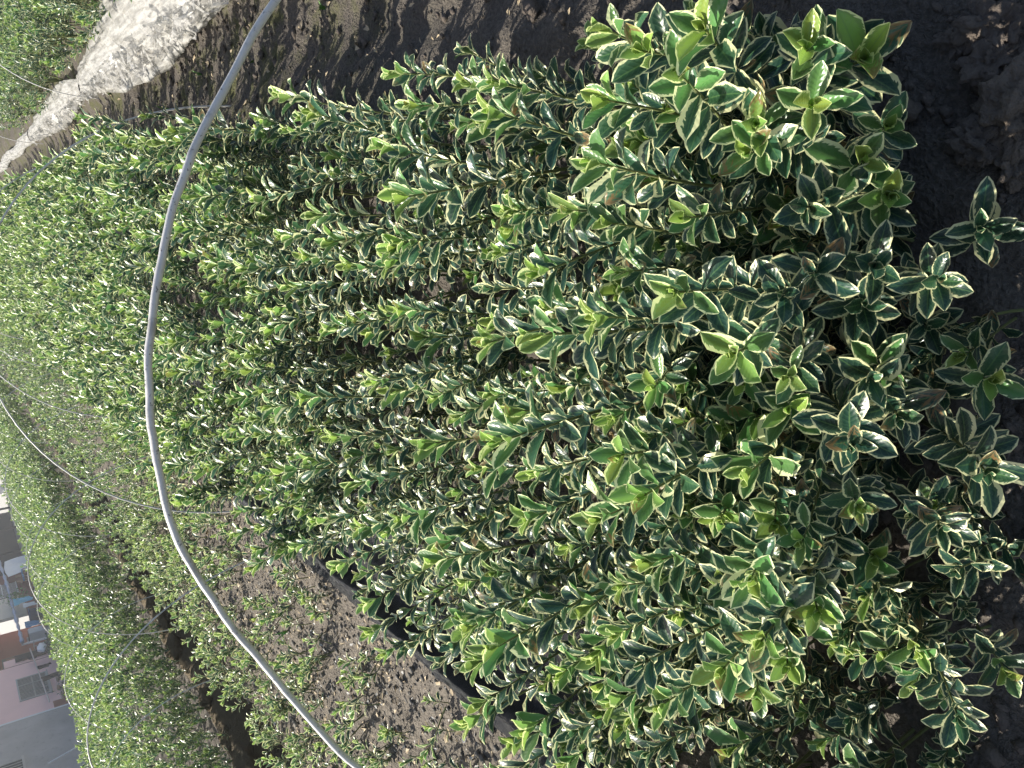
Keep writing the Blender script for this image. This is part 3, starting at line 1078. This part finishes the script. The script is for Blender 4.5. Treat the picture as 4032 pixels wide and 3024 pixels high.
# torn, curling flaps hanging off the path side
Vs, Fs, b = [], [], 0
for k in range(520):
    yy = fr.uniform(3.2, 12) if fr.random() < .8 else fr.uniform(3.2, 6.5)
    ww = np.interp(yy, fy, wid)
    a_ = fr.uniform(2.0, 4.0)
    x0 = 1.13 + ww * math.cos(a_) * fr.uniform(.5, 1.15)
    z0 = .06 + ww * .32 + ww * .36 * math.sin(a_) * .9
    L = fr.uniform(.02, .09)
    dirv = np.array([-fr.uniform(.3, 1), fr.normal(0, .8), fr.uniform(-.3, .5)])
    dirv /= np.linalg.norm(dirv)
    per = np.cross(dirv, [0.2, .1, 1])
    per /= np.linalg.norm(per)
    up = np.cross(per, dirv)
    n = 4
    for j in range(n):
        t_ = j / (n - 1)
        w_ = L * .45 * (1 - t_ * .75) * fr.uniform(.6, 1.3)
        c_ = np.array([x0, yy, z0]) + dirv * L * t_ + up * L * .5 * math.sin(t_ * 2.5 + k) + fr.normal(0, .004, 3)
        Vs += [c_ - per * w_, c_ + per * w_ + up * fr.normal(0, .01)]
    for j in range(n - 1):
        Fs.append((b + 2 * j, b + 2 * j + 1, b + 2 * j + 3, b + 2 * j + 2))
    b += 2 * n
V = np.array(Vs) - [1.13, 3.2, 0]
tag(new_obj('torn_flaps', mesh_np('torn_flaps', V, Fs, M['film']), film), kind='stuff')
for yk in (7.8, 12.0):
    th_ = np.linspace(0, 6.283, 20)
    ww = float(np.interp(yk, fy, wid)) + .012
    tube_obj('tie', np.c_[.02 * math.sin(yk * 1.7) + ww * np.cos(th_) * 1.08, np.full(20, yk - 3.2), .06 + ww * .35 + ww * .5 * np.sin(th_)], .005, M['black'], film, 5)

# ------------------------------------------------------------------ stones, clods, litter, weeds
gr = np.random.default_rng(81)
STONES = [(4030, 440, .052, 'stone', 'large rough grey stone at the front corner of the bed'),
          (3870, 90, .030, 'clod', 'round dark clod above the large grey stone'),
          (3985, 120, .032, 'clod', 'knobbly dark clod at the corner by the path'),
          (3760, 160, .022, 'clod', 'flat soil lump beside the path in front of leaves'),
          (3900, 240, .03, 'clod', 'broad dark soil lump between clods and grey stone'),
          (3990, 640, .025, 'stone', 'small grey stone below the large stone'),
          (3850, 560, .028, 'clod', 'small dark clod tucked under the front leaves'),
          (4010, 2250, .022, 'stone', 'flat grey stone under the lower front leaves'),
          (4000, 2660, .022, 'stone', 'half-hidden grey stone in shade under front leaves')]
for k, (x, y, r, m, lab) in enumerate(STONES):
    p = un_z(x, y, .0)
    o = lump('stone' if m == 'stone' else 'soil_clod', r, M[m], k + 3, 5, (1.2, 1.0, .62), .75, 1.9)
    o.location = (p[0], p[1], gz(p[0], p[1]) + r * .2)
    o.rotation_euler.z = k * 1.3
    tag(o, lab, 'stone' if m == 'stone' else 'clod')
for k in range(16):
    yy = gr.uniform(3.6, 11)
    xx = -3.56 + gr.normal(0, .05)
    o = lump('bank_mound', gr.uniform(.07, .13), M['soil'], 40 + k, 3, (.9, 1.5, .6), .5, 1.5)
    o.location = (xx, 3.6 + k * .5, gz(xx, yy) - .01)
    tag(o, f'brown earth mound on the ditch bank, {ORD[k]} from the camera', 'mound', 'earth mounds on the ditch bank')

ico = bmesh.new()
for _c in ((1, 0, 0), (-1, 0, 0), (0, 1, 0), (0, -1, 0), (0, 0, 1), (0, 0, -1), (.62, .62, .62), (-.62, -.62, .6)):
    ico.verts.new(_c)
bmesh.ops.convex_hull(ico, input=ico.verts[:])
ico.verts.index_update()
ico.verts.ensure_lookup_table()
IV = np.array([v.co[:] for v in ico.verts])
IF = np.array([[v.index for v in f.verts] for f in ico.faces])
ico.free()


def crumbs(name, n, region, size, mat, label, seed):
    r = np.random.default_rng(seed)
    x = r.uniform(region[0], region[1], n)
    y = region[2] + (region[3] - region[2]) * r.random(n) ** 1.3
    s = size * r.gamma(1.4, .5, n) + .002
    z = ground_h(x, y)
    J = IV[None] * (1 + r.uniform(-.35, .35, (n, len(IV), 1))) * np.stack([s * r.uniform(.8, 1.3, n), s * r.uniform(.8, 1.3, n), s * .7], 1)[:, None, :]
    P = J + np.stack([x, y, z + s * .2], 1)[:, None, :]
    F = (IF[None] + (np.arange(n) * len(IV))[:, None, None]).reshape(-1, 3)
    o = new_obj(name, mesh_np(name, P.reshape(-1, 3), F, mat))
    return tag(o, label, 'soil', None, 'stuff')


crumbs('path_crumbs', 2600, (.1, 1.2, .25, 6), .008, M['clod'], 'dark crumbs of damp soil along the path', 3)
crumbs('strip_crumbs', 11000, (-3.1, -1.45, 1.2, 7.0), .0055, M['dry_clod'], 'dry grey soil crumbs on the seedling strip', 4)
crumbs('front_crumbs', 900, (-1.2, .5, .2, .8), .010, M['clod'], 'dark soil crumbs in front of the bed', 5)

def flakes(name, n, region, size, mat, label, seed):
    r = np.random.default_rng(seed)
    x = r.uniform(region[0], region[1], n)
    y = region[2] + (region[3] - region[2]) * r.random(n) ** 1.2
    s_ = size * r.uniform(.4, 1.5, n)
    z = ground_h(x, y) + .008
    a_ = r.uniform(0, 6.28, n)
    d1 = np.stack([np.cos(a_), np.sin(a_), r.normal(0, .35, n)], 1) * s_[:, None]
    d2 = np.stack([-np.sin(a_), np.cos(a_), r.normal(0, .35, n)], 1) * (s_ * r.uniform(.25, .7, n))[:, None]
    c = np.stack([x, y, z], 1)
    lift = np.array([0, 0, 1]) * (s_ * .25)[:, None]
    P = np.stack([c - d1, c - d2 + lift, c + d1, c + d2 + lift], 1).reshape(-1, 3)
    o = new_obj(name, mesh_np(name, P, np.arange(4 * n).reshape(-1, 4), mat, smooth=False))
    return tag(o, label, 'litter', None, 'stuff')


flakes('strip_litter', 2600, (-3.05, -1.5, 1.4, 7.5), .013, M['drylf'], 'scraps of dry leaf over the seedling strip', 8)
flakes('pale_litter', 1500, (-3.05, -1.5, 1.4, 7.5), .009, M['concrete'], 'pale grit scattered over the seedling strip', 9)
flakes('path_litter', 500, (.45, 1.2, 1.5, 10), .010, M['drylf'], 'scraps of dry leaf along the path', 10)
DRY = []
for k in range(5):
    V, F, UV = leaf_shape(2, 5, gr, .21, gr.uniform(-.6, .6), gr.uniform(.6, 2.2), .12)
    DRY.append(mesh_np('dry_leaf', V, F, M['drylf'], UV))


def litter(n, xr, yr, label, group, seed):
    r = np.random.default_rng(seed)
    for k in range(n):
        x, y = r.uniform(*xr), r.uniform(*yr)
        o = new_obj('fallen_leaf', DRY[int(r.integers(5))])
        o.location = (x, y, gz(x, y) + .012)
        o.rotation_euler = (r.normal(0, .3), r.normal(0, .3), r.uniform(0, 6.28))
        o.scale = [r.uniform(.035, .065)] * 3
        tag(o, label, 'fallen leaf', group)


litter(36, (.55, 1.15), (2.8, 11), 'dry tan leaf lying on the dark mossy path', 'dry leaves on the path', 5)
litter(70, (-3.0, -1.65), (1.6, 7.5), 'dry tan leaf lying among the seedlings', 'dry leaves among the seedlings', 6)


def weed(loc, n, h, label, r):
    o = empty('grass_weed', loc, label, 'weed', 'small weeds on bare soil')
    for k in range(n):
        a_ = r.uniform(0, 6.28)
        t_ = np.linspace(0, 1, 5)
        L = h * r.uniform(.6, 1.1)
        bend = r.uniform(.3, .9)
        P = np.c_[np.cos(a_) * t_ ** 1.6 * L * bend, np.sin(a_) * t_ ** 1.6 * L * bend, t_ * L * (1 - .35 * t_ * bend)]
        wv = .006 * (1 - t_) ** .6 + .0005
        sd = np.array([-math.sin(a_), math.cos(a_), 0])
        V = np.vstack([P - sd * wv[:, None], P + sd * wv[:, None]])
        F = [(j, j + 1, j + 6, j + 5) for j in range(4)]
        new_obj('blade', mesh_np('blade', V, F, M['grass']), o)


for k, (x, y, n, h, lab) in enumerate([(1150, 2480, 4, .10, 'bright green grass tuft among seedlings near the front hoop'), (1075, 2440, 3, .09, 'thin grass tuft between seedlings left of the hoop'),
                                       (355, 320, 3, .12, 'bright green grass blade beside the plastic film'), (660, 430, 5, .14, 'grass tuft on the path beside the thin hoop'),
                                       (160, 660, 6, .12, 'weed tuft on the far path below the plastic'), (770, 290, 4, .06, 'tiny weed in the middle of the mossy path'),
                                       (440, 370, 4, .07, 'tiny weed under the plastic film'), (980, 240, 3, .05, 'tiny weed on the path near the thick hoop'),
                                       (1270, 30, 6, .05, 'weed cluster on the path at the photo edge')]):
    p = un_z(x, y, -.04 if y < 1000 else 0)
    weed((p[0], p[1], gz(p[0], p[1]) - .003), n, h, lab, gr)


# ------------------------------------------------------------------ the houses beyond the beds
def HZ(z12):
    return 1.3 + (z12 - 1.3) * 2


GZH = -1.35
XF = -24.0
# pink house
ph = empty('pink_house', (XF, 48, GZH), 'pink plastered house with barred window and maroon porch', 'house')


def hp_box(name, mat, x0, x1, y0, y1, z0, z1, parent=None, bevel=0):
    par = parent or ph
    root = ph
    o = boxo(name, mat, par, x0 - XF, x1 - XF, y0 - 48, y1 - 48, z0 - GZH, z1 - GZH, bevel)
    return o


hp_box('wall', M['pink'], XF - 6, XF, 45.25, 51.4, GZH - .1, 2.0)
hp_box('upper_wall', M['pinktile'], XF - 6, XF + .03, 45.25, 62.0, 2.0, 5.5)
hp_box('corner_trim', M['white'], XF - .2, XF + .05, 45.12, 45.25, GZH - .1, 5.5)
hp_box('skirting_board', M['maroon'], XF, XF + .03, 45.3, 46.0, GZH, -.62)
# barred window
wy0, wy1, wz0, wz1 = 47.1, 49.55, -.62, .74
win = hp_box('window', M['glassd'], XF, XF + .02, wy0, wy1, wz0, wz1)
fb = BM()
for (a0, a1, b0, b1) in ((wy0 - .05, wy1 + .05, wz0 - .05, wz0 + .02), (wy0 - .05, wy1 + .05, wz1 - .02, wz1 + .05), (wy0 - .05, wy0 + .02, wz0 + .02, wz1 - .02), (wy1 - .02, wy1 + .05, wz0 + .02, wz1 - .02)):
    fb.box(0, .07, a0 - 48, a1 - 48, b0 - GZH, b1 - GZH)
fb.obj('frame', M['bargrey'], win)
for k in range(1, 3):
    yy = wy0 + (wy1 - wy0) * k / 3
    hp_box('mullion', M['bargrey'], XF + .021, XF + .06, yy - .03, yy + .03, wz0 + .02, wz1 - .02, win)
hp_box('transom', M['bargrey'], XF + .023, XF + .055, wy0 + .02, wy1 - .02, .02, .08, win)
for k in range(17):
    yy = wy0 + .09 + (wy1 - wy0 - .18) * k / 16
    hp_box('bar', M['bargrey'], XF + .065, XF + .085, yy - .011, yy + .011, wz0 + .02, wz1 - .02, win)
hp_box('sill', M['bargrey'], XF + .0, XF + .12, wy0 - .1, wy1 + .1, wz0 - .12, wz0 - .052)
# porch
hp_box('porch_back_wall', M['maroon'], XF - 2.6, XF - 2.4, 51.4, 61.9, GZH, 2.0)
hp_box('porch_side_wall', M['maroon'], XF - 2.4, XF - .05, 51.4, 51.6, GZH, 2.0)
hp_box('porch_ceiling', M['cream'], XF - 2.4, XF - .02, 51.6, 61.9, 1.9, 1.99)
hp_box('porch_floor', M['concrete'], XF - 2.4, XF + .9, 51.0, 68.0, GZH - .1, GZH + .06)
for k, (y0, y1) in enumerate(((53.9, 55.1), (55.2, 56.5), (56.6, 57.9))):
    d_ = hp_box('door', M['teal'], XF - 2.4, XF - 2.34, y0, y1, GZH + .06, 1.25)
    hp_box('door_panel', M['glassd'], XF - 2.34, XF - 2.325, y0 + .15, y1 - .15, -.2, 1.05, d_)
    hp_box('door_rail', M['bargrey'], XF - 2.325, XF - 2.31, y0 + .1, y1 - .1, .35, .42, d_)
hp_box('plaster_pier', M['pink'], XF - .5, XF - .06, 51.6, 52.5, GZH, 1.2)
hp_box('wall_panel', M['dark'], XF - .02, XF + .10, 51.9, 52.5, GZH + .05, .62)
hp_box('post', M['white'], XF + .5, XF + .58, 52.75, 52.85, GZH, .18)
hp_box('far_wall', M['cream'], XF - .2, XF - .0, 58.6, 62.0, -.55, 2.0)
hp_box('tiled_dado', M['maroon'], XF - .2, XF + .04, 58.6, 62.0, GZH, -.55)
hp_box('cornice', M['white'], XF + .03, XF + .2, 51.2, 62.0, 2.0, 2.14)
fw = hp_box('far_window', M['glassd'], XF - .1, XF + .02, 62.0, 64.6, -.4, 1.1)
for k in range(12):
    hp_box('bar', M['white'], XF + .03, XF + .05, 62.1 + k * .21, 62.13 + k * .21, -.4, 1.1, fw)
for k in range(4):
    hp_box('cross_bar', M['white'], XF + .052, XF + .07, 62.0, 64.6, -.35 + k * .44, -.31 + k * .44, fw)
hp_box('far_wall_end', M['maroon'], XF - .3, XF - .12, 62.0, 66.8, GZH, 1.9)

# grey concrete building
gb = empty('grey_building', (XF, 38, GZH), 'bare grey concrete building with stained wall next to pink house', 'building')


def gb_box(name, mat, x0, x1, y0, y1, z0, z1, parent=None):
    return boxo(name, mat, parent or gb, x0 - XF, x1 - XF, y0 - 38, y1 - 38, z0 - GZH, z1 - GZH)


gb_box('wall', M['grey'], XF - 6, XF + .04, 26, 45.1, GZH - .1, 6)
gw = gb_box('window', M['glassd'], XF + .04, XF + .06, 39.6, 41.5, 1.15, 2.3)
for k in range(9):
    gb_box('bar', M['bargrey'], XF + .07, XF + .09, 39.65 + k * .22, 39.68 + k * .22, 1.15, 2.3, gw)
gb_box('sill', M['concrete'], XF + .04, XF + .14, 39.5, 41.6, 1.05, 1.148)
gb_box('plinth', M['concrete'], XF + .04, XF + .12, 26, 45.0, GZH - .1, GZH + .12)

# dark shed further along
ds = empty('dark_shed', (XF, 76, GZH), 'dark open shed with pale gable post beyond the white sheet', 'shed')


def ds_box(name, mat, x0, x1, y0, y1, z0, z1):
    return boxo(name, mat, ds, x0 - XF, x1 - XF, y0 - 76, y1 - 76, z0 - GZH, z1 - GZH)


ds_box('wall', M['dark'], XF - 4, XF - 1.5, 68.2, 87.2, GZH - .1, 3.2)
ds_box('roof', M['dark'], XF - 4, XF + .6, 68.0, 87.6, 3.2, 3.4)
ds_box('post', M['white'], XF + .2, XF + .9, 87.7, 88.6, GZH - .4, 3.2)
for k in range(3):
    ds_box('front_post', M['dark'], XF + .3, XF + .45, 70 + k * 6, 70.15 + k * 6, GZH - .1, 3.2)

# things around the houses
o = tube_obj('laundry_pole', [(XF + .9, 51.2, -.15), (XF + .95, 48, -.27), (XF + 1.0, 44.2, -.40)], .035, M['bamboo'], None, 8)
tag(o, 'long pale pole slung across the barred window', 'pole')


def garment(name, y, z1, w_, h_, mat, label, x=XF + .95, seed=0, thick=.05):
    n, m = 8, 9
    V, F = [], []
    for side in (1, -1):
        b = len(V)
        for j in range(m):
            for i in range(n):
                u, v = i / (n - 1), j / (m - 1)
                wd = w_ * (1 - .35 * abs(math.sin(v * 2.2 + seed))) * (1.1 if v < .3 else .8)
                V.append((x + side * thick * (1 - .5 * v) * math.sin(math.pi * u) + .05 * math.sin(u * 9 + seed + v * 3), y + (u - .5) * wd + .12 * v * math.sin(seed), z1 - v * h_ * (1 - .12 * math.sin(u * 5 + seed))))
        for j in range(m - 1):
            for i in range(n - 1):
                F.append((b + j * n + i, b + j * n + i + 1, b + (j + 1) * n + i + 1, b + (j + 1) * n + i))
    ob = new_obj(name, mesh_np(name, np.array(V), F, mat))
    return tag(ob, label, 'clothing', 'washing hung in front of the houses')


garment('hanging_garment', 48.35, -.25, .5, .62, M['black'], 'black garment hanging at the middle of the barred window', seed=1)
garment('hanging_garment', 46.95, -.30, .6, .95, M['black'], 'long black garment hanging at the end of the barred window', seed=2.2)
garment('hanging_garment', 58.7, .10, 1.2, 1.0, M['skyblue'], 'bright light-blue garment hanging beside the vine', XF + .9, 3.1, .12)
garment('hanging_garment', 57.6, -.35, .7, .7, M['white'], 'white garment hanging beside the light-blue one', XF + .95, 4.0, .1)
garment('hanging_garment', 54.5, -.20, 1.0, .8, M['blue'], 'blue garment hanging near the white porch post', XF + .95, 5.0, .12)
# tarp rolled on a beam
bp = smooth_path(np.array([(XF + .75, 52.6, .12), (XF + .7, 56, .15), (XF + .75, 60, .2), (XF + .7, 64, .25), (XF + .7, 69, .45)]), 60)
o = tube_obj('rolled_tarp', bp, .085 + .03 * np.sin(np.arange(60) * 1.3) + .02 * np.sin(np.arange(60) * .5), M['bluetarp'], None, 9)
tag(o, 'rolled blue-grey tarp along the porch beam', 'tarp')
# sheet
n, m = 24, 16
V, F = [], []
for j in range(m):
    for i in range(n):
        u, v = i / (n - 1), j / (m - 1)
        V.append((XF + .7 + .10 * math.sin(u * 14 + v * 2) * (.3 + v) + .12 * v, 64.0 + 3.2 * u + .2 * v * u, .05 - 1.42 * v + .12 * math.sin(u * 3.1) * (1 - v)))
for j in range(m - 1):
    for i in range(n - 1):
        F.append((j * n + i, j * n + i + 1, (j + 1) * n + i + 1, (j + 1) * n + i))
o = new_obj('white_sheet', mesh_np('white_sheet', np.array(V), F, M['white']))
md = o.modifiers.new('solid', 'SOLIDIFY')
md.thickness = .01
tag(o, 'white sheet hung from the beam in front of the dark shed', 'sheet')


def leafy(name, loc, size, n, label, cat, seed, group=None, age=.5, stem=True):
    r = np.random.default_rng(seed)
    root = empty(name, loc, label, cat, group)
    L = []
    for k in range(n):
        c = r.normal(0, .42, 3) * np.array(size)
        c[2] = abs(c[2]) * 1.0 if size[2] < .9 else c[2]
        v = r.normal(0, 1, 3)
        v[2] -= .2
        v /= np.linalg.norm(v)
        X = np.cross(v, [0.3, .2, 1])
        X /= np.linalg.norm(X)
        N = np.cross(X, v)
        s = r.uniform(.10, .2)
        m4 = np.eye(4)
        m4[:3, 0], m4[:3, 1], m4[:3, 2], m4[:3, 3] = X * s * 1.6, v * s, N * s, c
        L.append((int(np.argmin([abs(q - age) for q in AGES])) * NSH + int(r.integers(NSH)), m4, r.random(), -.5))
    V, F, U, LA = leaves_np(L, LEAF_LO)
    tag(new_obj('foliage', mesh_np('foliage', V, F, M['leaf'], U, LA), root), kind='stuff')
    tube_obj('stem', [(0, 0, -size[2] * .8), (.03, .02, 0), (0, .05, size[2] * .5)], .02, M['stem'], root, 5)
    return root


leafy('climbing_vine', (XF + .8, 59.6, -.25), (.4, .9, .95), 420, 'green climbing vine hanging from the porch beam', 'vine', 3, None, .45)
for k, (yy, s) in enumerate(((57.3, .4), (53.4, .35), (50.2, .35), (48.9, .42), (48.3, .3), (44.0, .5))):
    leafy('wall_bush', (XF + 1.6, yy, GZH + .1), (s, s * 1.2, s * .9), 130, f'small green bush at the foot of the houses, {ORD[k]} from the vine', 'bush', 10 + k, 'bushes at the foot of the houses', .6)

# scooter under a white cover, tubs, chairs and odds and ends on the porch edge
sc_ = empty('parked_scooter', (XF + 1.0, 50.6, GZH), 'parked scooter with white cover against the pink wall', 'scooter')
for yy in (-.55, .55):
    th_ = np.linspace(0, 6.283, 17)
    tube_obj('wheel', np.c_[np.zeros(17), yy + .24 * np.cos(th_), .27 + .24 * np.sin(th_)], .05, M['black'], sc_, 6)
lump('white_cover', .42, M['white'], 5, 3, (.45, 1.1, .6), .35, 1.8, sc_).location = (0, .05, .62)
lump('engine_body', .35, M['black'], 6, 3, (.4, 1.2, .5), .3, 1.8, sc_).location = (0, 0, .36)
tube_obj('handlebar', [(-.3, .55, .95), (0, .5, 1.0), (.3, .55, .95)], .02, M['bargrey'], sc_, 6)
tube_obj('fork', [(0, .5, 1.0), (0, .62, .3)], .025, M['bargrey'], sc_, 6)
o = tube_obj('leaning_stick', [(XF + .5, 51.0, -1.3), (XF + .3, 51.2, .3)], .03, M['wood'], None, 6)
tag(o, 'brown stick leaning on the pink wall above the scooter', 'stick')
o = lump('black_bag', .18, M['black'], 9, 3, (.6, 1, 1.2), .3, 1.5)
o.location = (XF + .45, 50.95, -.2)
tag(o, 'black bag hooked on the brown stick', 'bag')
o = tube_obj('leaning_pipe', [(XF + .7, 39.9, GZH), (XF + .25, 40.0, .2)], .035, M['white'], None, 7)
tag(o, 'white pipe leaning on the grey concrete wall', 'pipe')


def tub(name, loc, r, h, mat, label, cat):
    prof = [(.0, 0), (r * .8, 0), (r, h), (r * 1.08, h), (r * 1.08, h * .95), (r * .95, h * .9), (r * .78, h * .08), (0, h * .08)]
    k = 18
    V = [(p[0] * math.cos(6.2832 * i / k), p[0] * math.sin(6.2832 * i / k), p[1]) for p in prof for i in range(k)]
    F = [(a_ * k + i, a_ * k + (i + 1) % k, (a_ + 1) * k + (i + 1) % k, (a_ + 1) * k + i) for a_ in range(len(prof) - 1) for i in range(k)]
    o_ = new_obj(name, mesh_np(name, np.array(V), F, mat))
    o_.location = loc
    return tag(o_, label, cat)


tub('plastic_tub', (XF + 1.1, 55.2, GZH + .06), .5, .8, M['navy'], 'navy blue plastic tub on the porch edge', 'tub')
tub('red_basin', (XF + 1.2, 53.6, GZH + .06), .32, .25, M['red'], 'small red basin on the porch floor', 'basin')
wm = empty('washing_machine', (XF - .9, 57.0, GZH + .06), 'white washing machine in the porch shade', 'washing machine')
boxo('body', M['white'], wm, -.35, .35, -.4, .4, 0, .9, .04)
boxo('lid', M['glassd'], wm, -.3, .3, -.33, .33, .91, .95, .02)
boxo('panel', M['bargrey'], wm, -.35, -.2, -.4, .4, .955, 1.05, .02)
for k, yy in enumerate((62.4, 63.4)):
    ch = empty('wooden_chair', (XF + 1.0, yy, GZH + .06), f'brown wooden chair under the barred far window, {("nearer the vine", "nearer the white sheet")[k]}', 'chair', 'chairs under the far window')
    boxo('seat', M['wood'], ch, -.22, .22, -.22, .22, .42, .46)
    boxo('cushion', M['blue'], ch, -.2, .2, -.2, .2, .462, .56, .03)
    for dx in (-.19, .19):
        for dy in (-.19, .19):
            boxo('leg', M['wood'], ch, dx - .02, dx + .02, dy - .02, dy + .02, 0, .419)
    boxo('backrest', M['wood'], ch, -.22, -.18, -.22, .22, .6, .95)
    for dy in (-.19, .19):
        boxo('back_post', M['wood'], ch, -.215, -.185, dy - .02, dy + .02, .462, .599)
kerb = boxo('kerb', M['concrete'], None, XF + 2.3, XF + 2.7, 20, 95, GZH - .15, GZH + .16)
tag(kerb, kind='structure')
rub = empty('rubble_heap', (XF + 1.4, 44.9, GZH), 'small heap of rubble and dry twigs at the corner of the houses', 'rubble')
for k in range(7):
    q = lump('rubble_piece', .14, M['stone' if k % 2 else 'wood'], 70 + k, 2, (1, 1.3, .7), .5, 1.4, rub)
    q.location = (gr.normal(0, .2), gr.normal(0, .5), .08 + .06 * k)
print('objects', len(bpy.data.objects), 'leaves', N_LEAF, 'tris', sum(len(m.loop_triangles) or len(m.polygons) * 2 for m in bpy.data.meshes))


# ------------------------------------------------------------------ thin haze box, added for the veiling glare over far beds and houses
hz = boxo('haze', None, None, -60, 40, -4, 130, -3.2, 7.5)
hz.data.materials.clear()
ht = NT('glare_haze')
pv = ht.n('ShaderNodeVolumePrincipled')
pv.inputs['Color'].default_value = (.95, .97, 1.0, 1)
pv.inputs['Density'].default_value = .0015
pv.inputs['Anisotropy'].default_value = .35
ht.l(pv.outputs[0], ht.out.inputs['Volume'])
hz.data.materials.append(ht.m)
tag(hz, kind='stuff')
